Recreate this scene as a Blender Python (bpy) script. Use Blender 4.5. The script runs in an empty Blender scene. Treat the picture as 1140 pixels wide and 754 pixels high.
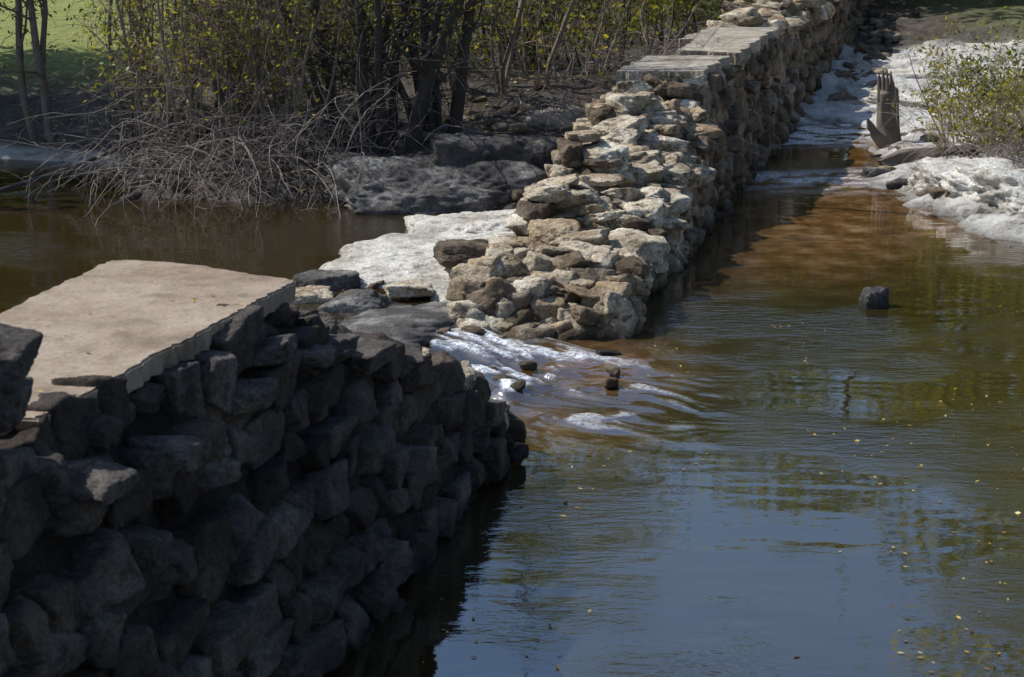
import bpy, bmesh, math, random
import numpy as np
from mathutils import Vector
rng=np.random.default_rng(7); random.seed(7)
sc=bpy.context.scene
sc.view_settings.view_transform='Standard'; sc.view_settings.look='None'; sc.view_settings.exposure=0

# ---------- numpy noise ----------
def _h(x,y,z,s):
    h=(x*374761393+y*668265263+z*1442695041+s*974634777)&0xffffffff
    h=((h^(h>>13))*1274126177)&0xffffffff
    return ((h^(h>>16))&0xffff)/65535.0
def vn(p,s=0):
    i=np.floor(p).astype(np.int64); f=p-i; f=f*f*(3-2*f)
    x,y,z=i[:,0],i[:,1],i[:,2]; a,b,c=f[:,0],f[:,1],f[:,2]
    def L(u,v,t): return u+(v-u)*t
    return L(L(L(_h(x,y,z,s),_h(x+1,y,z,s),a),L(_h(x,y+1,z,s),_h(x+1,y+1,z,s),a),b),
             L(L(_h(x,y,z+1,s),_h(x+1,y,z+1,s),a),L(_h(x,y+1,z+1,s),_h(x+1,y+1,z+1,s),a),b),c)
def fbm(p,o=3,s=0):
    t=0;a=.5;n=0
    for k in range(o):
        t=t+a*vn(p*(2**k),s+k*17); n+=a; a*=.5
    return t/n
def fbm2(x,y,f,o=3,s=0):
    x=np.asarray(x,float); y=np.asarray(y,float)
    return fbm(np.stack([x.ravel()*f,y.ravel()*f,np.zeros(x.size)],1),o,s).reshape(x.shape)
def S(t):
    t=np.clip(t,0,1); return t*t*(3-2*t)

# ---------- mesh buffer ----------
class Buf:
    def __init__(s): s.v=[];s.l=[];s.n=[];s.m=[];s.t=[];s.c=0
    def add(s,V,F,mat=0,tint=.5):
        V=np.asarray(V,float);F=np.asarray(F,int)
        s.v.append(V);s.l.append((F+s.c).ravel());s.n.append(np.full(len(F),F.shape[1]))
        s.m.append(np.full(len(F),mat))
        s.t.append(np.full(len(V),tint) if np.isscalar(tint) else tint)
        s.c+=len(V)
    def build(s,name,mats,smooth=True,extra=None):
        V=np.concatenate(s.v);L=np.concatenate(s.l);N=np.concatenate(s.n);M=np.concatenate(s.m);T=np.concatenate(s.t)
        me=bpy.data.meshes.new(name)
        me.vertices.add(len(V));me.vertices.foreach_set('co',V.astype(np.float32).ravel())
        me.loops.add(len(L));me.loops.foreach_set('vertex_index',L.astype(np.int32))
        me.polygons.add(len(N));st=np.concatenate([[0],np.cumsum(N)[:-1]]).astype(np.int32)
        me.polygons.foreach_set('loop_start',st)
        me.polygons.foreach_set('material_index',M.astype(np.int32))
        me.polygons.foreach_set('use_smooth',np.full(len(N),smooth))
        a=me.attributes.new('tint','FLOAT','POINT');a.data.foreach_set('value',T.astype(np.float32))
        if extra:
            for k,x in extra.items():
                a=me.attributes.new(k,'FLOAT','POINT');a.data.foreach_set('value',x.astype(np.float32))
        for m in mats: me.materials.append(m)
        me.update(calc_edges=True)
        o=bpy.data.objects.new(name,me);sc.collection.objects.link(o);return o

ICO={}
def ico(k):
    if k not in ICO:
        bm=bmesh.new();bmesh.ops.create_icosphere(bm,subdivisions=k,radius=1)
        V=np.array([v.co[:] for v in bm.verts]);V/=np.linalg.norm(V,axis=1)[:,None]
        F=np.array([[v.index for v in f.verts] for f in bm.faces]);bm.free();ICO[k]=(V,F)
    return ICO[k]
def rotm(rx,ry,rz):
    cx,sx,cy,sy,cz,sz=math.cos(rx),math.sin(rx),math.cos(ry),math.sin(ry),math.cos(rz),math.sin(rz)
    return np.array([[cz,-sz,0],[sz,cz,0],[0,0,1]])@np.array([[cy,0,sy],[0,1,0],[-sy,0,cy]])@np.array([[1,0,0],[0,cx,-sx],[0,sx,cx]])
def rock(b,c,half,rz=0,tilt=.1,p=18,k=4,amp=.25,tint=None,nf=2.2,planes=11,mat=0):
    D,F=ico(k)
    n=rng.normal(size=(planes,3));n/=np.linalg.norm(n,axis=1)[:,None]
    d=rng.uniform(.74,1.1,planes)
    N=np.concatenate([n,np.array([[1,0,0],[-1,0,0],[0,1,0],[0,-1,0],[0,0,1],[0,0,-1]])]);
    dd=np.concatenate([d,rng.uniform(.8,.98,6)])
    q=np.maximum(D@N.T,0)/dd
    r=(q**p).sum(1)**(-1/p)
    off=rng.uniform(0,99,3)
    P=D*r[:,None]
    e=fbm(P*nf*2.6+off,3,9)
    r2=1+amp*(fbm(P*nf+off,3)-.5)-amp*.55*np.abs(e-.5)+amp*.3*(fbm(P*nf*7+off,2,5)-.5)
    P=P*r2[:,None]*np.array(half)
    R=rotm(rng.normal()*tilt,rng.normal()*tilt,rz)
    b.add(P@R.T+np.array(c),F,mat,rng.uniform(0,1) if tint is None else tint)
def tube(b,P,R,k=5,mat=0,tint=.5):
    P=np.asarray(P,float);n=len(P);T=np.gradient(P,axis=0);T/=np.linalg.norm(T,axis=1)[:,None]+1e-9
    up=np.array([.31,.17,.93]) if abs(T[0,2])<.8 else np.array([1,.2,.1])
    A=np.cross(T,up);A/=np.linalg.norm(A,axis=1)[:,None]+1e-9;B=np.cross(T,A)
    an=np.arange(k)*2*math.pi/k
    V=P[:,None,:]+np.asarray(R)[:,None,None]*(np.cos(an)[None,:,None]*A[:,None,:]+np.sin(an)[None,:,None]*B[:,None,:])
    i=np.arange(n-1)[:,None]*k+np.arange(k)[None,:];j=np.arange(n-1)[:,None]*k+(np.arange(k)[None,:]+1)%k
    F=np.stack([i,j,j+k,i+k],-1).reshape(-1,4)
    b.add(V.reshape(-1,3),F,mat,tint)
def leaves(b,C,size,mat=1,flat=False):
    n=len(C);C=np.asarray(C)
    a=rng.normal(size=(n,3));c=rng.normal(size=(n,3))
    if flat: a[:,2]*=.08;c[:,2]*=.08
    a/=np.linalg.norm(a,axis=1)[:,None];c-= (c*a).sum(1)[:,None]*a;c/=np.linalg.norm(c,axis=1)[:,None]
    s=(size*rng.uniform(.6,1.3,n))[:,None]
    V=np.stack([C-a*s,C+c*s*.48+a*s*.1,C+a*s,C-c*s*.48+a*s*.1],1).reshape(-1,3)
    F=np.arange(4*n).reshape(-1,4);b.add(V,F,mat,np.repeat(rng.uniform(0,1,n),4))

# ---------- materials ----------
def M(name):
    m=bpy.data.materials.new(name);m.use_nodes=True;nt=m.node_tree
    return m,nt,nt.nodes['Principled BSDF']
def nd(nt,t,**kw):
    n=nt.nodes.new(t)
    for k,v in kw.items():
        if k in n.inputs: n.inputs[k].default_value=v
        else: setattr(n,k,v)
    return n
def noise(nt,scale,det=6,rough=.6,vec=None):
    n=nd(nt,'ShaderNodeTexNoise');n.inputs['Scale'].default_value=scale;n.inputs['Detail'].default_value=det;n.inputs['Roughness'].default_value=rough
    if vec is None:
        g=nd(nt,'ShaderNodeNewGeometry');vec=g.outputs['Position']
    nt.links.new(vec,n.inputs['Vector']);return n.outputs['Fac']
def ramp(nt,f,stops):
    r=nd(nt,'ShaderNodeValToRGB');e=r.color_ramp.elements
    while len(e)<len(stops): e.new(.5)
    for i,(p,c) in enumerate(stops):
        e[i].position=p;e[i].color=(*c,1) if len(c)==3 else c
    nt.links.new(f,r.inputs['Fac']);return r.outputs['Color']
def mix(nt,f,a,b,bt='MIX'):
    m=nd(nt,'ShaderNodeMix',data_type='RGBA',blend_type=bt)
    for s,x in (('Factor',f),):
        if isinstance(x,(int,float)): m.inputs[0].default_value=x
        else: nt.links.new(x,m.inputs[0])
    for idx,x in ((6,a),(7,b)):
        if isinstance(x,tuple): m.inputs[idx].default_value=(*x,1)
        else: nt.links.new(x,m.inputs[idx])
    return m.outputs[2]
def math_(nt,op,a,b=0.0,c=None):
    m=nd(nt,'ShaderNodeMath',operation=op)
    for i,x in enumerate((a,b) if c is None else (a,b,c)):
        if isinstance(x,(int,float)): m.inputs[i].default_value=x
        else: nt.links.new(x,m.inputs[i])
    return m.outputs[0]
def mrange(nt,v,a,b,c=0,d=1):
    m=nd(nt,'ShaderNodeMapRange');nt.links.new(v,m.inputs[0])
    for i,x in enumerate((a,b,c,d)): m.inputs[i+1].default_value=x
    m.interpolation_type='SMOOTHSTEP'
    return m.outputs[0]
def attr(nt,n): return nd(nt,'ShaderNodeAttribute',attribute_name=n).outputs['Fac']
def bump(nt,b,h,dist,st=1.0,prev=None):
    n=nd(nt,'ShaderNodeBump');n.inputs['Strength'].default_value=st;n.inputs['Distance'].default_value=dist
    nt.links.new(h,n.inputs['Height'])
    if prev is not None: nt.links.new(prev,n.inputs['Normal'])
    if b is not None: nt.links.new(n.outputs[0],b.inputs['Normal'])
    return n.outputs[0]
def stone(name,dark,mid,light,stain=.45,rough=.85,bd=.03,tv=(.55,1.25),wetline=True,rust=0,spk=(.72,1.15)):
    m,nt,b=M(name)
    c=ramp(nt,noise(nt,1.7,9,.65),[(.3,dark),(.48,mid),(.66,light)])
    t=attr(nt,'tint')
    tc=ramp(nt,t,[(0,(tv[0],tv[0]*.92,tv[0]*.85)),(.35,(.95,.84,.7)),(.6,(1,.97,.93)),(1,(tv[1],tv[1],tv[1]*.97))])
    c=mix(nt,1.0,c,tc,'MULTIPLY')
    if rust:
        c=mix(nt,mrange(nt,noise(nt,2.9,6,.7),.52,.66,0,rust),c,(.30,.17,.08))
    st=mrange(nt,noise(nt,5.5,8,.72),.5,.64,0,stain)
    c=mix(nt,st,c,tuple(x*.35 for x in dark))
    sp=mrange(nt,noise(nt,38,4,.7),.42,.62,*spk)
    c=mix(nt,1.0,c,sp,'MULTIPLY')
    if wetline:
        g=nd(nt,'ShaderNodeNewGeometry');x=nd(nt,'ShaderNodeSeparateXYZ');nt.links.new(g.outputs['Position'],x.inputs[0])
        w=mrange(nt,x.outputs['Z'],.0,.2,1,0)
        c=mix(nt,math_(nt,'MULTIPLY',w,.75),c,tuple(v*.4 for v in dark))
    nt.links.new(c,b.inputs['Base Color']);b.inputs['Roughness'].default_value=rough;b.inputs['Specular IOR Level'].default_value=.25
    h1=bump(nt,None,noise(nt,7,10,.62),bd*2.4,.9);bump(nt,b,noise(nt,34,8,.7),bd*.7,1,h1)
    return m
near_stone=stone('near_wall_stone',(.03,.026,.024),(.066,.056,.05),(.155,.133,.115),.6,.8,.026,(.45,1.5))  # colour darkened to deepen the shadow side of the near wall
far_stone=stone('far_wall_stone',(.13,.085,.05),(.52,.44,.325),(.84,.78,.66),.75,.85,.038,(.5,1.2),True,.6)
face_stone=stone('far_stone_shaded',(.06,.043,.032),(.17,.135,.10),(.38,.32,.25),.6)  # darker copy of the far wall stone, shade put into the colour
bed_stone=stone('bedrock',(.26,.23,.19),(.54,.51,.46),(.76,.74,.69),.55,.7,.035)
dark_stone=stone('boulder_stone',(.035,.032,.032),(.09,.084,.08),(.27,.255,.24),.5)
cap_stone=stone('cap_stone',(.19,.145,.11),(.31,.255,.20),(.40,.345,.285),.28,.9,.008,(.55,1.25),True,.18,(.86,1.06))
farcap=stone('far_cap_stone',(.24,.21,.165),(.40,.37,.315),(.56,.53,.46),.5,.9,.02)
mortar=stone('mortar',(.016,.013,.012),(.032,.027,.024),(.07,.06,.05),.6)
mortar_p=stone('lime_mortar',(.12,.085,.055),(.37,.30,.22),(.64,.57,.45),.65,.85,.04)

def bark(name,a,c):
    m,nt,b=M(name)
    nt.links.new(mix(nt,noise(nt,6,6),a,c),b.inputs['Base Color']);b.inputs['Roughness'].default_value=.9
    bump(nt,b,noise(nt,40,5),.01,.7);return m
def leafm(name,cols,tr=.45):
    m,nt,b=M(name);t=attr(nt,'tint')
    c=ramp(nt,t,[(i/(len(cols)-1),x) for i,x in enumerate(cols)])
    nt.links.new(c,b.inputs['Base Color']);b.inputs['Roughness'].default_value=.5;b.inputs['Specular IOR Level'].default_value=.35
    ts=nd(nt,'ShaderNodeBsdfTranslucent');nt.links.new(mix(nt,1.0,c,(1.9,1.8,.8),'MULTIPLY'),ts.inputs['Color'])
    mx=nd(nt,'ShaderNodeMixShader');mx.inputs[0].default_value=tr
    nt.links.new(b.outputs[0],mx.inputs[1]);nt.links.new(ts.outputs[0],mx.inputs[2])
    nt.links.new(mx.outputs[0],nt.nodes['Material Output'].inputs['Surface']);return m
bark_d=bark('bark_dark',(.03,.025,.02),(.09,.075,.06))
bark_g=bark('twig_grey',(.11,.085,.07),(.40,.33,.285))
bark_m=bark('bark_mid',(.08,.06,.045),(.32,.26,.20))
bark_s=bark('weathered_wood',(.03,.023,.018),(.26,.21,.16))
leaf_y=leafm('leaf_olive',[(.07,.085,.015),(.14,.155,.025),(.24,.23,.04),(.36,.30,.06)],.5)
leaf_g=leafm('leaf_green',[(.04,.06,.015),(.08,.11,.02),(.16,.18,.04)],.5)
leaf_f=leafm('fallen_leaf',[(.16,.08,.03),(.42,.28,.06),(.55,.45,.12),(.3,.14,.05)],.1)

# ---------- layout ----------
SL=.26
def xw(y): return SL*y-3.58
WA=math.atan(SL)
def lerp(y,pts):
    return np.interp(y,[p[0] for p in pts],[p[1] for p in pts])
NEAR=[(-2,2.05),(10.6,2.05),(10.9,1.92),(11.6,1.72),(12,1.5),(12.6,1.12),(13.2,.92),(13.6,.68),(13.9,.35),(14.2,.05)]
FARL=[(18,.1),(18.5,.35),(19.3,.62),(20.6,.68),(20.8,1.0),(22.2,1.1),(22.5,1.3),(23.8,1.38),(24.2,1.6),(25.4,1.72),(26,1.8),(70,1.8)]
FARR=[(18.3,.1),(18.8,.45),(20,.6),(22,.72),(24,1.0),(25.2,1.25),(26,1.75),(26.4,1.8),(70,1.8)]

# ---------- terrain ----------
def terr(x,y):
    yb=np.interp(x,[-40,-8,-6.6,-5.6,-3,-1.5,0,6],[31,30,29.2,26.0,25.4,25.2,24.9,26])+ (fbm2(x,y,.5,3,3)-.5)*1.6
    d=y-yb
    hl=np.clip(d*.42,-.7,.35)+np.clip((d-1)*.16,0,.95)+np.clip(d-8,0,200)*.012
    hl+=(fbm2(x,y,.8,4,9)-.5)*.5*S(d/2)*S((45-y)/12)
    xr=np.interp(y,[10,17,21.5,23,25.4,27.4,29.2,32,34.2,36],[30,19,9.5,6.9,6.25,5.95,6.15,6.6,7.0,8.5])+(fbm2(x,y,1.1,3,5)-.5)*.9
    dr=x-xr; d2=(y-35.3)*.8+(fbm2(x,y,.9,3,6)-.5)*1.6
    dd=np.maximum(dr,d2)
    n=fbm2(x,y*1.5,.7,4,12); ter=np.round(n*9)/9*.75+n*.25
    hr=np.clip(dd*.3,-.7,.12)+np.clip(dd-.5,0,60)*.022+(ter-.5)*.8*S(dd/3)
    hr+=np.clip(x-9.5,0,8)*.08*S(dr/2)
    side=x-(xw(y)-.8)
    s=S(side/1.0+.5)
    return hl*(1-s)+hr*s
def grid(xs,ys):
    X,Y=np.meshgrid(xs,ys);nx,ny=len(xs),len(ys)
    i=(np.arange(ny-1)[:,None]*nx+np.arange(nx-1)[None,:]).ravel()
    return X,Y,np.stack([i,i+1,i+1+nx,i+nx],1)
def cat(*a): return np.unique(np.round(np.concatenate(a),4))
xs=cat(np.linspace(-400,-60,12),np.linspace(-60,-10,60),np.arange(-10,14,.09),np.linspace(14,60,50),np.linspace(60,400,12))
ys=cat(np.linspace(-200,-20,10),np.linspace(-20,20,40),np.arange(20,50,.09),np.linspace(50,90,70),np.linspace(90,600,14))
X,Y,F=grid(xs,ys);Z=terr(X,Y)
far=np.maximum(np.abs(X)-25,0);Z=np.where(Y<20,Z+np.clip(far*.05,0,3)*1.0*(far>0),Z)
Z=np.where(Y<-12,Z+S((-12-Y)/15)*3,Z)
side=S((X-(xw(Y)-.8))/.6+.5)
rockm=side*S((X-5)/1)*S((51+4*fbm2(X,Y,.2,2,8)-2-Y)/3)*S((10.5+ (Y-26)*.5-X)/1.5+ (fbm2(X,Y,.6,3,4)-.5)*2)
rockm=np.maximum(rockm,(1-side)*S((-6.2-X)/.5)*S((.33-Z)/.1)*.8)
Z=Z+rockm*side*(np.abs(fbm2(X,Y*1.6,1.8,4,19)-.5)*-.5+.08)
grassm=(1-side)*S((Y-33.5)/3)*S((-6-X)/2)
g2=side*S((Y-40)/6)*S((X-12)/3)*.3; grassm=np.maximum(grassm,g2)
grassm=np.maximum(grassm,S((Y-95)/10)*.5)
tm,nt,b=M('ground_earth')
dirt=ramp(nt,noise(nt,2.5,9,.7),[(.3,(.02,.016,.012)),(.5,(.06,.046,.034)),(.7,(.15,.12,.09))])
rk=ramp(nt,noise(nt,1.5,10,.75),[(.37,(.12,.10,.075)),(.44,(.44,.41,.36)),(.52,(.64,.62,.57)),(.66,(.78,.76,.72))])
rk=mix(nt,mrange(nt,noise(nt,6,7,.75),.54,.64,0,.5),rk,(.14,.12,.09))
gr=ramp(nt,noise(nt,3,8,.7),[(.3,(.12,.15,.03)),(.5,(.24,.28,.06)),(.7,(.36,.36,.12))])
c=mix(nt,attr(nt,'rock'),dirt,rk);c=mix(nt,attr(nt,'grass'),c,gr)
g=nd(nt,'ShaderNodeNewGeometry');x=nd(nt,'ShaderNodeSeparateXYZ');nt.links.new(g.outputs['Position'],x.inputs[0])
c=mix(nt,mrange(nt,x.outputs['Z'],0,.1,.6,0),c,(.06,.045,.03))
nt.links.new(c,b.inputs['Base Color']);b.inputs['Roughness'].default_value=.75
h=bump(nt,None,noise(nt,4,10,.7),.16,1);bump(nt,b,noise(nt,30,6,.7),.02,.8,h)
bf=Buf();bf.add(np.stack([X.ravel(),Y.ravel(),Z.ravel()],1),F)
bf.build('ground',[tm],True,{'rock':rockm.ravel(),'grass':grassm.ravel()})

# ---------- water ----------
xs=cat(np.linspace(-150,-12,20),np.linspace(-12,-3,30),np.arange(-3,3,.025),np.arange(3,9,.1),np.linspace(9,150,30))
ys=cat(np.linspace(-60,8,20),np.linspace(8,14,40),np.arange(14,19.5,.025),np.arange(19.5,40,.12),np.linspace(40,56,10))
X,Y,F=grid(xs,ys)
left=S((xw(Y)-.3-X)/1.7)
Mk=np.exp(-(((X+.12+.30*(Y-16.7))/1.3)**2+((Y-16.7)/1.7)**2)**1.6)
wx=X+(fbm2(X,Y,1.1,2,51)-.5)*.7;wy=Y+(fbm2(X,Y,1.1,2,52)-.5)*.7
fx=(wx*.8-wy*.6);fy=(wx*.6+wy*.8)
n=fbm(np.stack([fx.ravel()*1.3,fy.ravel()*3.6,np.zeros(X.size)],1),3,31).reshape(X.shape)
n3=fbm(np.stack([fx.ravel()*4.5,fy.ravel()*13,np.zeros(X.size)],1),3,35).reshape(X.shape)
Z=.14*left+Mk*((n-.5)*.26+(n3-.5)*.055)
ub=np.interp(Y,[27,28.5,29.2,30.2],[0,1,1,0])*S((7-X)/1)*S((X-3)/1)
up=S((Y-32)/1.5)*S((X-4)/1)
led=np.exp(-((Y-(18.2-.55*(X+.9)))/.25)**2)*S((X+1.7)/.4)*S((.9-X)/.5)
foam=np.clip(Mk*1.4,0,1)*S((n*.62+n3*.38-.525)/.10)
foam=np.maximum(foam,led*S((n3-.40)/.15)*.8)
foam=np.maximum(foam,(ub*.7+up*1.0)*S((fbm2(X,Y*2.5,2.4,4,44)-.40)/.12))
Z=Z+(ub+up)*(fbm2(X,Y*2.2,3,3,45)-.5)*.07
sh=np.exp(-((X-(xw(Y)+1.7))/1.3)**2)*S((Y-19)/5)*1.0
sh=np.maximum(sh,.8*S((Y-20)/5)*(1-left)*S((fbm2(X,Y,.35,3,61)-.35)/.3))
sh=np.maximum(sh,.8*np.exp(-(((X-.8)/.8)**2+((Y-17)/1.2)**2)))
sh=np.maximum(sh,.45*np.exp(-(((X-.3)/.9)**2+((Y-15)/1.0)**2)))
wm,nt,b=M('creek_water')
deep=mix(nt,noise(nt,.5,3),(.014,.012,.004),(.034,.026,.009))
shal=ramp(nt,noise(nt,2.2,7,.65),[(.3,(.045,.022,.009)),(.5,(.135,.068,.024)),(.72,(.31,.20,.11))])
c=mix(nt,attr(nt,'shallow'),deep,shal)
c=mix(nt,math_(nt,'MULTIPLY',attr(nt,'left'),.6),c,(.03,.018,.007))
fm=math_(nt,'MULTIPLY',attr(nt,'foam'),mrange(nt,noise(nt,22,6,.8),.38,.58,.15,1))
c=mix(nt,fm,c,(.82,.85,.88))
nt.links.new(c,b.inputs['Base Color']);b.inputs['IOR'].default_value=2.9
nt.links.new(math_(nt,'MULTIPLY_ADD',fm,.5,.02),b.inputs['Roughness'])
g=nd(nt,'ShaderNodeNewGeometry');mp=nd(nt,'ShaderNodeMapping');nt.links.new(g.outputs['Position'],mp.inputs['Vector']);mp.inputs['Scale'].default_value=(.6,1.5,1);mp.inputs['Rotation'].default_value=(0,0,.25)
n1=noise(nt,1.3,2,.5,mp.outputs[0]);n2=noise(nt,8,3,.6,mp.outputs[0])
patch=mrange(nt,noise(nt,.3,3,.6),.46,.6,.08,1.5)
h=bump(nt,None,n1,.009,1);h2=bump(nt,b,math_(nt,'MULTIPLY',n2,patch),.007,1,h)
bf=Buf();bf.add(np.stack([X.ravel(),Y.ravel(),Z.ravel()],1),F)
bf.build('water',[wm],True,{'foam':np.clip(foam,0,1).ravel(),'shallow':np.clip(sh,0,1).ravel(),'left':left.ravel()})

# ---------- walls ----------
def loft_core(b,y0,y1,topL,topR,batter,width,inset,mat):
    yy=np.arange(y0,y1,.06);V=[];nf=14
    for y in yy:
        zl=max(float(lerp(y,topL))-inset,-.5);zr=max(float(lerp(y,topR))-inset,-.5);X0=xw(y)-inset*.9
        pr=[(X0,-.6)]+[(X0-batter*zr*t/2.1,-.1+ (zr+.1)*t) for t in np.linspace(0,1,nf)]
        xr_=pr[-1][0];xl=xw(y)-width
        pr+=[(xr_+(xl-xr_)*t,zr+(zl-zr)*t) for t in (.12,.25,.37,.5,.62,.75,.87,1)]+[(xl-.1,-.6)]
        V+= [(p[0],y,p[1]) for p in pr]
    k=nf+10;n=len(yy);V=np.array(V)
    V[:,0]+=(fbm(V*3,4,2)-.5)*.16;V[:,2]+=(fbm(V*3,4,5)-.5)*.14
    i=(np.arange(n-1)[:,None]*k+np.arange(k-1)[None,:]).ravel()
    b.add(V,np.stack([i,i+1,i+1+k,i+k],1),mat,.5)
    fan=np.array([[0,q,q+1] for q in range(1,k-1)])
    b.add(V[:k],fan,mat,.5);b.add(V[-k:],fan[:,::-1],mat,.5)
def face(b,y0,y1,top,batter,hc=.27,wr=(.24,.52),k=4,amp=.3,dep=.2,zmin=-.25,jit=.03,tilt=.1,p=16,mat=0,planes=11,nf=2.2):
    z=zmin
    while z<2.3:
        h=hc*rng.uniform(.65,1.25);y=y0+rng.uniform(0,.3)
        while y<y1:
            w=rng.uniform(*wr)
            zc=z+h/2+rng.normal()*jit*1.3
            yc=y+w/2
            if zc+h*.35<float(lerp(yc,top))+.06:
                x=xw(yc)-batter*max(zc,0)/2.1-dep*.75+rng.normal()*jit
                hh=h*rng.uniform(.52,.68)
                rock(b,(x,yc,zc),(dep*rng.uniform(.9,1.15),w*.6,hh),-WA+rng.normal()*.12,tilt,p,k,amp,None,nf,planes,mat)
            y+=w
        z+=h
# near wall
b=Buf()
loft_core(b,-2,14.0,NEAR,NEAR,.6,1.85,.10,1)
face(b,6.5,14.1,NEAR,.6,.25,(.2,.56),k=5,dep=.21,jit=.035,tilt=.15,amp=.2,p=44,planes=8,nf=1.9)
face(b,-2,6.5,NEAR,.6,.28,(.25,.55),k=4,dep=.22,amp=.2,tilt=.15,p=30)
for y in np.arange(10.95,13.95,.25):       # tumbled top & broken end
    for f in np.arange(0,1.01,.18):
        yy=y+rng.normal()*.07;zt=float(lerp(yy,NEAR))
        x=xw(yy)-.6*zt/2.1-.15-f*(1.5-.6*zt/2.1)
        pale=yy>12.0 and rng.uniform()<.65  # paler stone mixed in to imitate sunlit tops at the wall end
        rock(b,(x+rng.normal()*.05,yy,zt-.08+rng.normal()*.05),(rng.uniform(.12,.24),rng.uniform(.12,.24),rng.uniform(.05,.12)),rng.uniform(0,3),.25,26,5,.3,tint=rng.uniform(.4,1),mat=2 if pale else 0)
for y,z in [(12.45,1.28),(12.7,1.18),(13.0,1.06),(13.25,.98),(13.5,.80)]:
    rock(b,(xw(y)-.6*z/2.1-.32+rng.normal()*.08,y,z),(.27,.23,.07),rng.uniform(0,3),.1,26,5,.3,tint=.9,mat=2)  # flat stones in the pale material, sunlight painted by colour
for i in range(44):                        # end tumble down to water
    z=rng.uniform(-.05,.42);x=xw(14.1)-rng.uniform(0,1.7)-z*.15
    s=rng.uniform(.08,.17)
    rock(b,(x,14.22-z*.7+rng.normal()*.06,z),(s*1.2,s,s*.8),rng.uniform(0,3),.25,24,4,.3,mat=2 if rng.uniform()<.15 else 0)
for y in np.arange(-1,10.8,.3):           # thin levelling course below the cap
    rock(b,(xw(y)-.70+rng.normal()*.05,y,1.97),(.17,.19,.08),-WA+rng.normal()*.2,.12,24,4,.3)
    rock(b,(xw(y)-1.8,y,1.9),(.15,.2,.12),-WA,.06,16,3,.25)
for y,z,e in [(10.15,1.9,.44),(9.7,1.76,.42),(8.7,1.74,.44),(10.6,1.74,.40),(9.1,1.5,.34),(11.1,1.66,.38),(11.5,1.5,.36),(12.2,1.3,.34),(7.9,1.85,.44)]:
    rock(b,(xw(y)-.6*z/2.1-.36+e+rng.normal()*.02,y,z),(.19,.2,.08),-WA+rng.normal()*.2,.12,28,5,.3,tint=1)  # ledge stones set out for sun, palest tint imitating lit patches
for c,hf in [((-2.27,7.6,2.53),(.22,.2,.13)),((-2.32,7.62,2.30),(.17,.17,.12)),((-2.62,7.5,2.42),(.28,.24,.22)),((-2.45,7.15,2.24),(.3,.3,.16)),((-2.9,7.2,2.3),(.3,.3,.2))]:
    rock(b,c,hf,rng.uniform(-.3,.3),.06,26,5,.22,tint=1)
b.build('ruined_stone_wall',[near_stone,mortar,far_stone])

# slabs
def slab(name,pts,z,th,mat,slope=(0,0),seed=1,wav=.1):
    rs=np.random.default_rng(seed);out=[]
    n=len(pts)
    for i in range(n):
        a=np.array(pts[i]);c=np.array(pts[(i+1)%n]);L=np.linalg.norm(c-a);m=max(2,int(L/.04))
        nn=np.array([c[1]-a[1],a[0]-c[0]])/L
        for j in range(m):
            t=j/m;o=a+(c-a)*t
            out.append(o+nn*((fbm(np.array([[o[0]*3,o[1]*3,seed]]),4,seed)[0]-.5)*wav+rs.normal()*.007))
    bm=bmesh.new();cx,cy=np.mean(np.array(out),0)
    top=[bm.verts.new((p[0],p[1],z+slope[0]*(p[0]-cx)+slope[1]*(p[1]-cy))) for p in out]
    f=bm.faces.new(top);
    if f.normal.z<0: f.normal_flip()
    r=bmesh.ops.extrude_face_region(bm,geom=[f])
    vs=[g for g in r['geom'] if isinstance(g,bmesh.types.BMVert)]
    for v in vs:
        k=.02*rs.normal();d=Vector((v.co.x-cx,v.co.y-cy,0)).normalized()
        v.co.z-=th;v.co+=d*k-d*.02
    bmesh.ops.recalc_face_normals(bm,faces=bm.faces[:])
    tf=max(bm.faces,key=lambda q:q.calc_area()*(1 if q.normal.z>0 else 0))
    bmesh.ops.bevel(bm,geom=list(tf.edges),offset=.012,segments=2,affect='EDGES')
    me=bpy.data.meshes.new(name);bm.to_mesh(me);bm.free();me.materials.append(mat)
    a=me.attributes.new('tint','FLOAT','POINT');a.data.foreach_set('value',np.full(len(me.vertices),.55,np.float32))
    o=bpy.data.objects.new(name,me);sc.collection.objects.link(o);return o
slab('cap_slab',[(-2.16,7.82),(-1.35,10.84),(-2.0,11.32),(-2.25,11.42),(-2.62,11.48),(-2.95,9.9),(-3.45,7.7)],2.17,.12,cap_stone,seed=3,wav=.07)
slab('cap_slab',[(-3.6,2),(-3.1,6.4),(-4.2,6.6),(-4.8,2)],2.17,.13,cap_stone,seed=5)

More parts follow.
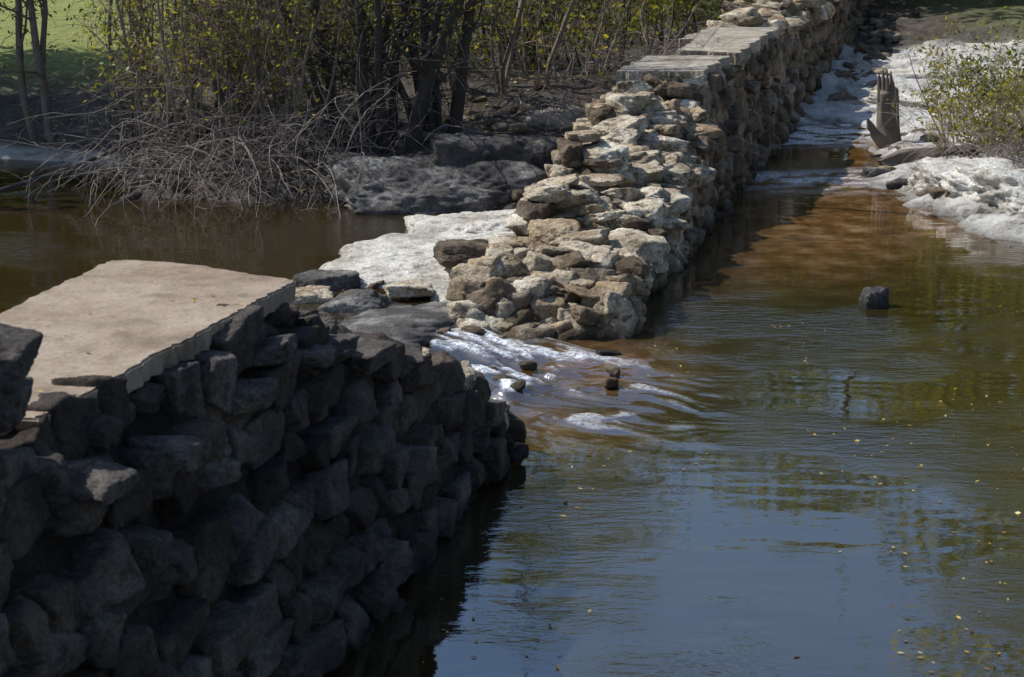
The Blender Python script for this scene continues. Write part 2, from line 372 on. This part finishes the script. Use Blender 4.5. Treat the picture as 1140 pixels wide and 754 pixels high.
# far wall
b=Buf()
loft_core(b,18.3,60,FARL,FARR,.42,1.65,.06,1)
face(b,18.7,22.5,FARR,.42,.26,(.2,.6),k=5,dep=.2,amp=.34,jit=.05,tilt=.16,p=28)
face(b,22.5,32,FARR,.42,.27,(.25,.62),k=4,dep=.22,amp=.3,jit=.06,tilt=.14,p=26,mat=2)  # right face from here uses the darker stone to imitate its shade
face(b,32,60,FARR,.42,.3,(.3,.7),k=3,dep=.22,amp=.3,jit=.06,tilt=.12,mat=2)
for y in np.arange(18.4,26.3,.24):          # rubble top, laid flat
    for f in np.arange(0,1.01,.17):
        yy=y+rng.normal()*.1;zl=float(lerp(yy,FARL));zr=float(lerp(yy,FARR))
        zt=zr+(zl-zr)*min(1,f*1.35)
        x0=xw(yy)-.42*zr/2.1-.12;x=x0+(xw(yy)-1.58-x0)*f
        zt+=(vn(np.array([[x*1.8,yy*1.8,0]]),4)[0]-.5)*.46
        for q in range(2):
            big=rng.uniform()**2
            rock(b,(x+rng.normal()*.1,yy+rng.normal()*.1,zt-.07-q*.13),(.1+.30*big,.09+.24*big,rng.uniform(.04,.14)),rng.uniform(0,3),.2,28,4,.4,mat=2 if rng.uniform()<.28 else 0)
for i in range(22):                          # larger flat blocks left standing
    yy=rng.uniform(19.2,26.2);f=rng.uniform(0,1);zl=float(lerp(yy,FARL));zr=float(lerp(yy,FARR));zt=zr+(zl-zr)*min(1,f*1.35)
    x0=xw(yy)-.42*zr/2.1-.22;x=x0+(xw(yy)-1.45-x0)*f
    rock(b,(x,yy,zt+.02),(rng.uniform(.22,.42),rng.uniform(.18,.34),rng.uniform(.07,.16)),rng.uniform(-.8,.8),.16,28,5,.34,tint=rng.uniform(.4,1))
for y in np.arange(19,27,.24):              # left edge stones
    zl=float(lerp(y,FARL))
    for z in np.arange(.05,zl-.05,.17):
        rock(b,(xw(y)-1.65+rng.normal()*.05,y+rng.normal()*.05,z),(rng.uniform(.12,.22),.17,.1),rng.uniform(-.3,.3),.12,24,4,.35)
for i in range(130):                         # front end rubble
    f=rng.uniform(0,1);u=rng.uniform(0,1)
    x=-.45+f*1.75; y=18.0+u*.9+ .25*f; z=u*.62-.02
    s=rng.uniform(.05,.12) if rng.uniform()<.6 else rng.uniform(.14,.24)
    rock(b,(x,y,z),(s*1.25,s,s*.75),rng.uniform(0,3),.25,26,4,.34,mat=2 if rng.uniform()<.25 else 0)
for c,hf,tt in [((1.05,18.35,.16),(.3,.28,.26),.5),((.2,18.5,.42),(.2,.17,.14),.9),((-.1,18.6,.38),(.16,.15,.12),1),((.75,18.6,.42),(.15,.13,.1),.8),((-.05,18.2,.05),(.22,.2,.13),.6),
                ((.32,20.72,.82),(.24,.25,.2),.0),((.42,20.85,1.08),(.33,.25,.1),.7),((.75,22.6,1.28),(.2,.25,.2),.05),((.9,22.7,1.5),(.25,.25,.07),.5),((1.2,24.2,1.55),(.2,.25,.16),.1),((1.55,21.2,.68),(.32,.45,.24),1),((1.72,22.1,.72),(.28,.45,.24),1),((1.35,20.2,.5),(.38,.4,.22),.95),((1.2,19.4,.4),(.35,.4,.22),.9)]:
    rock(b,c,hf,rng.uniform(-.4,.4),.08,20,5,.35,tint=tt,mat=2 if tt<.2 else 0)  # darkest stones imitate shaded step faces; right-edge ones whitened as if lit
for y in np.arange(26.3,36,.42):            # uneven course under the caps
    rock(b,(xw(y)-.52+rng.normal()*.04,y,1.76),(.2,.25,.1),-WA,.1,20,4,.3,mat=0)
for y in np.arange(35.6,60,.42):
    for f in (0,.25,.5,.75,1):
        rock(b,(xw(y)-.5-f*1.0+rng.normal()*.1,y+rng.normal()*.1,1.82+rng.uniform(0,.32)),(rng.uniform(.2,.5),.34,rng.uniform(.08,.2)),rng.uniform(0,3),.15,22,4,.32,mat=2 if rng.uniform()<.4 else 0)
b.build('ruined_stone_wall',[far_stone,mortar_p,face_stone])
def wpoly(y0,y1,e0=.38,e1=1.75,sk=0):
    return [(xw(y0)-e0,y0),(xw(y1)-e0,y1),(xw(y1+sk)-e1,y1+sk),(xw(y0+sk)-e1,y0+sk)]
slab('cap_slab',wpoly(26.2,28.6,.42,1.8,.5),1.97,.17,farcap,seed=8,wav=.26,slope=(.03,0))
slab('cap_slab',wpoly(28.8,31.4,.28,1.35,.4),2.05,.19,farcap,seed=9,wav=.24,slope=(-.01,.015))
slab('cap_slab',wpoly(31.6,35.2,.36,1.75,.3),1.99,.17,farcap,seed=10,wav=.26,slope=(0,-.01))

# ---------- rocks ----------
def onerock(name,c,hf,rz,mat,tint=.6,k=6,p=9,amp=.25,tilt=.04,nf=2.2,planes=9):
    b=Buf();rock(b,c,hf,rz,tilt,p,k,amp,tint,nf,planes);return b.build(name,[mat])
onerock('bedrock_ledge',(-.72,21.6,-.05),(1.5,2.3,.45),-.55,bed_stone,.95,6,9,.35)
onerock('bedrock_ledge',(-.35,23.2,.0),(1.2,1.1,.46),.1,bed_stone,.9,6,9,.35)
onerock('bedrock_ledge',(-.95,18.5,-.10),(.8,1.8,.36),-.5,dark_stone,1,6,9,.25)
onerock('bedrock_ledge',(-.2,19.7,-.05),(.7,1.2,.3),-.4,bed_stone,.6,6,9,.3)
onerock('boulder',(-1.1,25.8,.10),(1.7,1.1,.66),.25,dark_stone,1,6,14,.3,.1,2.2,8)  # left boulder tinted light to imitate a sunlit top
onerock('boulder',(-.1,26.5,.25),(1.3,1.0,.85),.15,dark_stone,.7,6,14,.3,.1,2.2,8)
onerock('boulder',(1.0,26.6,.25),(.9,.9,.8),.4,dark_stone,.0,6,14,.3,.1)
onerock('boulder',(.7,29.2,.8),(.8,.6,.32),.3,bed_stone,.3,5,12,.3,.1)
onerock('boulder',(-.3,29.5,.6),(.6,.5,.35),.3,dark_stone,.9,5,12,.3,.1)
onerock('rock',(4.08,19.55,.04),(.17,.15,.19),.3,dark_stone,1,5,12,.35,.1,2.2,10)
onerock('rock',(6.0,28.9,.05),(.3,.22,.16),.3,dark_stone,1,5,9,.35)
onerock('rock',(6.1,27.8,.03),(.25,.2,.12),.9,dark_stone,.7,5,9,.35)
onerock('rock',(.98,17.35,.0),(.17,.1,.07),.4,dark_stone,.3,5,9,.35)
for c,hf,rz,m,t in [((-2.1,20.0,.12),(.4,.3,.2),.4,dark_stone,.8),((-1.65,18.9,.12),(.42,.35,.22),-.2,dark_stone,1),((-2.25,19.3,.1),(.3,.25,.17),.2,far_stone,.5),((-.55,20.3,.42),(.4,.3,.16),.3,face_stone,.0),((-.1,20.55,.36),(.38,.28,.2),-.3,far_stone,.1),((-1.5,17.6,.08),(.25,.2,.14),.2,dark_stone,.5),((-1.15,19.35,.25),(.3,.22,.08),.2,far_stone,.9)]:
    onerock('ledge_rock',c,hf,rz,m,t,5,18,.35)
onerock('bedrock_ledge',(8.0,25.7,-.05),(1.6,1.5,.66),.5,bed_stone,1,6,11,.4,.1)
onerock('bedrock_ledge',(7.3,27.2,-.05),(1.1,1.0,.45),.5,bed_stone,.9,6,11,.4,.1)
onerock('bedrock_ledge',(9.4,27.6,.25),(1.6,1.3,.6),.3,bed_stone,.95,6,11,.4,.1)
onerock('boulder',(7.75,23.9,.0),(.9,.5,.42),-.5,dark_stone,1,6,12,.3)
for i in range(9):
    y=36.5+i*1.5;x=xw(y)+1.3+rng.uniform(0,4.5)
    onerock('bedrock_ledge',(x,y,.12+i*.035),(rng.uniform(1,2),rng.uniform(.7,1.2),.22),rng.uniform(-.5,.5),bed_stone,rng.uniform(.6,1),5,14,.35,.04)
b=Buf()
for i in range(330):
    r=rng.uniform()
    if r<.15: x=rng.uniform(5.9,8);y=rng.uniform(26,34)
    elif r<.4: y=rng.uniform(38,58);x=xw(y)+rng.uniform(.1,1.3)
    elif r<.85: x=rng.uniform(-7,1.2);y=rng.uniform(25,31)
    else: x=rng.uniform(-2.2,0);y=rng.uniform(17.5,20)
    z=float(terr(np.array([x]),np.array([y]))[0])
    if z<-.15 and r<.85: continue
    s=rng.uniform(.05,.18)*(1.6 if .15<r<.4 else 1)
    if r>=.85: z=.1;s*=.6
    rock(b,(x,y,z+s*.2),(s*1.2,s,s*.6),rng.uniform(0,3),.2,16,4,.3)
for i in range(9):   # stones breaking the surface of the rapids
    y=rng.uniform(16,18.0);x=-.25-.30*(y-16.7)+rng.normal()*.6
    s=rng.uniform(.04,.08);rock(b,(x,y,.04),(s*1.4,s,s*.7),rng.uniform(0,3),.2,12,4,.3)
b.build('scattered_rocks',[face_stone])

# ---------- plants ----------
def path(p0,d,L,n,wob,grav=0):
    P=[np.array(p0,float)];d=np.array(d,float);d/=np.linalg.norm(d)
    for i in range(n-1):
        d=d+rng.normal(size=3)*wob+np.array([0,0,grav]);d/=np.linalg.norm(d);P.append(P[-1]+d*L/(n-1))
    return np.array(P),d
def gz(x,y): return float(terr(np.array([x]),np.array([y]))[0])
def shrub(name,x,y,h,ns,r0,spread=.35,nb=7,ntw=4,nl=1500,lsize=.05,lm=leaf_y,bm_=bark_m,base=.5,leaf_lo=.2):
    b=Buf();z=gz(x,y)-.05;tips=[]
    for s in range(ns):
        a=rng.uniform(0,6.28);p=(x+math.cos(a)*base*rng.uniform(0,1),y+math.sin(a)*base*rng.uniform(0,1),z)
        lean=rng.uniform(0,spread)
        H=h*rng.uniform(.6,1.05);P,_=path(p,(math.cos(a)*lean,math.sin(a)*lean,1),H,10,.09,.0)
        rr=r0*rng.uniform(.5,1.1);tube(b,P,np.linspace(rr,rr*.25,10),6,0)
        for q in range(nb):
            t=rng.uniform(.15,1);i=min(int(t*9),8);p=P[i]+(P[i+1]-P[i])*(t*9-i)
            d=rng.normal(size=3);d[2]=abs(d[2])*.7+.25
            L=h*rng.uniform(.15,.38);Q,_=path(p,d,L,6,.16,-.02)
            r1=max(rr*(1-t*.7)*.35,.005);tube(b,Q,np.linspace(r1,r1*.35,6),4,0);tips.append(Q[2:])
            for w in range(ntw):
                j=rng.integers(1,6);d2=rng.normal(size=3);d2[2]+=.2
                T,_=path(Q[j],d2,L*rng.uniform(.3,.7),4,.25,-.03);tube(b,T,np.linspace(max(r1*.4,.004),.0025,4),3,0);tips.append(T)
    tp=np.concatenate(tips)
    tp=tp[tp[:,2]>z+h*leaf_lo]
    if nl and len(tp):
        C=tp[rng.integers(0,len(tp),nl)]+rng.normal(size=(nl,3))*.10
        leaves(b,C,lsize,1)
    return b.build(name,[bm_,lm])
# bank thicket
for (u,y,h,ns,r0) in [(-8.0,31,7,3,.10),(-6.4,30,6,6,.05),(-5.7,28.2,5.5,8,.04),(-4.9,27.2,5,9,.035),(-4.2,28.5,6,8,.05),(-3.4,27.6,5,8,.035),(-3.0,30,6,7,.06),(-4.6,30.2,6,8,.045)]:
    shrub('shrub',u,y,h,ns,r0,.35,9,6,1300,.045)
for (u,y,h,ns,r0) in [(-1.9,27.9,7,6,.12),(-1.2,28.4,7,5,.13),(-2.5,28.3,7,4,.09)]:
    shrub('multi_stem_tree',u,y,h,ns,r0,.4,9,6,1200,.045,leaf_y,bark_d,.45,.25)
for (u,y,h,ns,r0,nl) in [(-.2,31,4.5,8,.05,900),(.8,32.2,2.6,9,.035,400),(1.9,34.5,2.8,9,.03,900),(3.2,38,3.0,9,.03,1400),(.2,35,5,9,.05,1700),(-5,34,6,10,.05,1700),(-2.5,35,6,10,.05,1900),(-3.8,39,6,10,.05,2000),(-.5,39,6,10,.05,2200),(1.6,41,5,10,.05,2400),(-6.6,42,5,6,.05,900),(1,46,6,8,.05,2600),(4.0,47,4,8,.05,2600),(-2.4,46,6,8,.05,2600),(5.5,53,4,8,.05,2600),(2,53,6,8,.05,2600),(-5.5,48,6,8,.05,2000)]:
    shrub('shrub',u,y,h,ns,r0,.4,8,5,nl,.065,leaf_y,bark_m if y<34 else bark_d,.9,.05)
for (u,y) in [(3.9,40.5),(5.6,45.5),(-4.5,31.5),(-6,32.5),(.6,34),(7.6,52),(-1.4,33),(-3.2,33)]:
    shrub('shrub',u,y,1.8,10,.02,.8,6,5,1500,.055,leaf_g,bark_m,.9,.0)
def brush(name,x,y,n,L,mat,dirb=(0,-1)):
    b=Buf();z=gz(x,y)
    for i in range(n):
        p=(x+rng.normal()*.8,y+rng.normal()*.4,z+rng.uniform(0,.4));d=rng.normal(size=3)*.8;d[2]=abs(d[2])+.5;d[0]+=dirb[0];d[1]+=dirb[1]
        P,_=path(p,d,L*rng.uniform(.4,1.15),9,.14,-.15)
        P[:,2]=np.maximum(P[:,2],.03)
        r=rng.uniform(.004,.014);tube(b,P,np.linspace(r,.003,9),4)
        for w in range(5):
            j=rng.integers(2,8);T,_=path(P[j],rng.normal(size=3)+np.array([0,-.2,-.1]),L*.28,5,.2,-.08);T[:,2]=np.maximum(T[:,2],.03);tube(b,T,np.linspace(.005,.0025,5),3)
    return b.build(name,[mat])
for (x,y,n,L,d) in [(-4.6,26.4,26,2.2,(-.4,-1)),(-3.7,26.4,28,2.2,(.0,-1)),(-5.4,26.9,26,2.0,(-.5,-.8)),(-3.0,26.6,20,1.6,(.1,-1)),(-4.2,27.2,36,3.2,(.1,-.8)),(-2.4,27.4,18,1.8,(.3,-.5)),(2.1,29.6,40,1.6,(.8,-.5)),(1.8,31.5,40,1.8,(.8,-.3)),(1.2,28.6,30,1.3,(.6,-.5))]:
    brush('dry_brush',x,y,n,L,bark_g,d)
# right bank
shrub('shrub',8.0,30.6,1.9,16,.018,.8,7,6,2600,.04,leaf_y,bark_g,.7,.1)
shrub('shrub',9.0,31.3,2.3,14,.02,1.0,7,6,3000,.045,leaf_g,bark_g,.9,.0)
shrub('shrub',8.5,29.6,1.5,16,.012,1.0,7,6,1800,.04,leaf_y,bark_g,.8,.1)
shrub('shrub',10.8,33.5,2.0,12,.02,1.0,7,5,2000,.05,leaf_y,bark_g,.9,.0)
brush('dry_brush',8.8,28.9,80,1.5,bark_g,(-.4,-.6))
# driftwood
b=Buf()
def knot(P,R,k=26,lo=.05,hi=.12):
    P=np.array(P,float);t=np.linspace(0,len(P)-1,len(P)*6);Q=np.stack([np.interp(t,range(len(P)),P[:,i]) for i in range(3)],1);RR=np.interp(t,range(len(P)),R)
    tube(b,Q,RR,k)
    V=b.v[-1];ax=P[-1]-P[0];ax/=np.linalg.norm(ax);al=(V@ax)[:,None]*ax
    W=(V-al)*17+al*1.6;f=np.stack([fbm(W,3,s) for s in (1,2,3)],1)-.5;V+=f*hi
    V+=(np.stack([fbm(V*4,2,s) for s in (11,12,13)],1)-.5)*lo
knot([(6.80,32.2,-.1),(6.79,32.2,.3),(6.76,32.2,.7),(6.73,32.2,1.05),(6.72,32.2,1.1)],[.30,.22,.19,.185,.14])
for i in range(11):
    a=i*.57+rng.uniform(0,.3);r=.11+.04*rng.uniform()
    x0,y0=6.73+r*math.cos(a),32.2+r*math.sin(a);hh=rng.uniform(.12,.42)
    tube(b,[(x0,y0,.9),(x0,y0,1.05),(x0-.02,y0,1.05+hh*.6),(x0-.03,y0,1.05+hh)],[.045,.045,.03,.004],6)
knot([(6.80,32.1,.0),(6.5,32.0,.30),(6.36,32.0,.58)],[.12,.08,.02],16)
b.build('driftwood_stump',[bark_s])
b=Buf();knot([(6.2,29.9,.08),(6.6,30.1,.16),(7.2,30.2,.2),(7.8,30.3,.3)],[.06,.13,.12,.05]);b.build('driftwood_log',[bark_s])
b=Buf();tube(b,[(-8.5,25.2,.2),(-7.6,25.8,.25),(-6.6,26.6,.5),(-5.6,27,.9)],[.03,.04,.04,.02],8);b.build('fallen_branch',[bark_d])
# tree masters
def treemesh(name,h,cr,nleaf,lm):
    b=Buf();P,_=path((0,0,-.3),(0,0,1),h*.9,12,.04);tube(b,P,np.linspace(.28,.05,12),8);cl=[]
    for i in range(46):
        t=rng.uniform(.15,1);j=min(int(t*11),10);a=rng.uniform(0,6.28);L=cr*rng.uniform(.5,1.15)*(1.1-.6*abs(t-.45))
        Q,_=path(P[j],(math.cos(a),math.sin(a),.5),L,6,.12);tube(b,Q,np.linspace(.08*(1.2-t),.015,6),4);cl+= [Q[3],Q[4],Q[5],Q[5]]
    cl=np.array(cl);C=cl[rng.integers(0,len(cl),nleaf)]+rng.normal(size=(nleaf,3))*np.array([.75,.75,.5])
    leaves(b,C,.22,1);o=b.build(name,[bark_d,lm]);return o
ms=[treemesh('deciduous_tree',16,5.5,9000,leaf_y),treemesh('deciduous_tree',14,5,8000,leaf_g),treemesh('deciduous_tree',18,5.5,9000,leaf_y)]
pos=[]
for i in range(13): pos.append((-34+i*7+rng.normal()*1.5,64+rng.normal()*3,1))
for i in range(12): pos.append((-42+i*8+rng.normal()*1.5,76+rng.normal()*3,1))
for i in range(8): pos.append((-44+i*13+rng.normal()*2,92+rng.normal()*3,1))
for i in range(7): pos.append((34+rng.uniform(0,8),50-i*9,1))
for i in range(7): pos.append((-50-rng.uniform(0,8),55-i*10,1))
for i in range(8): pos.append((-50+i*13,-32+rng.normal()*3,1))
pos+=[(-16.5,31.5,.8),(-15.5,36.5,.7),(-21,34,.9)]  # out-of-view trees added to cast shade on the thicket
used=set()
for i,(x,y,q) in enumerate(pos):
    k=i%3
    s=rng.uniform(.9,1.1)*q
    if y>55: s*=1.12 if x/y<.2 else 1.3
    if 55<y<100 and abs(x/y-.14)<.05: s*=.72
    if k in used: o=bpy.data.objects.new('deciduous_tree',ms[k].data);sc.collection.objects.link(o)
    else: o=ms[k];used.add(k)
    o.location=(x,y,max(gz(x,y),0) if y>0 else 1.5);o.rotation_euler=(0,0,rng.uniform(0,6.28));o.scale=(s*1.05,s*1.05,s)

# fallen leaves
b=Buf();C=[]
for i in range(1000):
    y=rng.uniform(9,20);x=rng.uniform(xw(y)+.3,xw(y)+8)
    if fbm2(np.array([x]),np.array([y]),.7,2,77)[0]<.44: continue
    C.append((x,y,.008))
leaves(b,np.array(C),.022,0,True)
b.build('floating_leaves',[leaf_f],False)
b=Buf();n=9000;x=rng.uniform(-10,13,n);y=rng.uniform(25,48,n);z=terr(x,y);k=(z>.06)&~((x>xw(y)-1.8)&(x<xw(y)+.1))&((x<xw(y))|(rng.uniform(size=n)<.12))
C=np.stack([x,y,z+.02],1)[k];leaves(b,C,.045,0,True)
C=[]
for i in range(35): 
    yy=rng.uniform(7.9,10.9);C.append((xw(yy)-.7-rng.uniform(0,.9),yy,2.182))
leaves(b,np.array(C),.018,0,True)
b.build('fallen_leaves',[leaf_f],False)

# ---------- light ----------
s=Vector((-.96,.28,0)).normalized();el=math.radians(50)
sd=Vector((s.x*math.cos(el),s.y*math.cos(el),math.sin(el)))
L=bpy.data.lights.new('sun','SUN');L.energy=5;L.angle=math.radians(.5);L.color=(1,.965,.90)
lo=bpy.data.objects.new('sun',L);lo.rotation_euler=sd.to_track_quat('Z','Y').to_euler();sc.collection.objects.link(lo)
w=bpy.data.worlds.new('World');sc.world=w;w.use_nodes=True;nt=w.node_tree
sk=nt.nodes.new('ShaderNodeTexSky');sk.sky_type='NISHITA';sk.sun_disc=False;sk.sun_elevation=el;sk.sun_rotation=math.atan2(s.x,s.y)
sk.ozone_density=2.5;sk.dust_density=.6
nt.links.new(sk.outputs[0],nt.nodes['Background'].inputs[0]);nt.nodes['Background'].inputs[1].default_value=.15
# ---------- camera ----------
cd=bpy.data.cameras.new('camera');cd.sensor_width=36;cd.lens=62.77;cd.clip_end=2000
cd.dof.use_dof=True;cd.dof.focus_distance=22;cd.dof.aperture_fstop=5
co=bpy.data.objects.new('camera',cd);co.location=(0,0,4.5);co.rotation_euler=(math.radians(76),0,0);sc.collection.objects.link(co);sc.camera=co
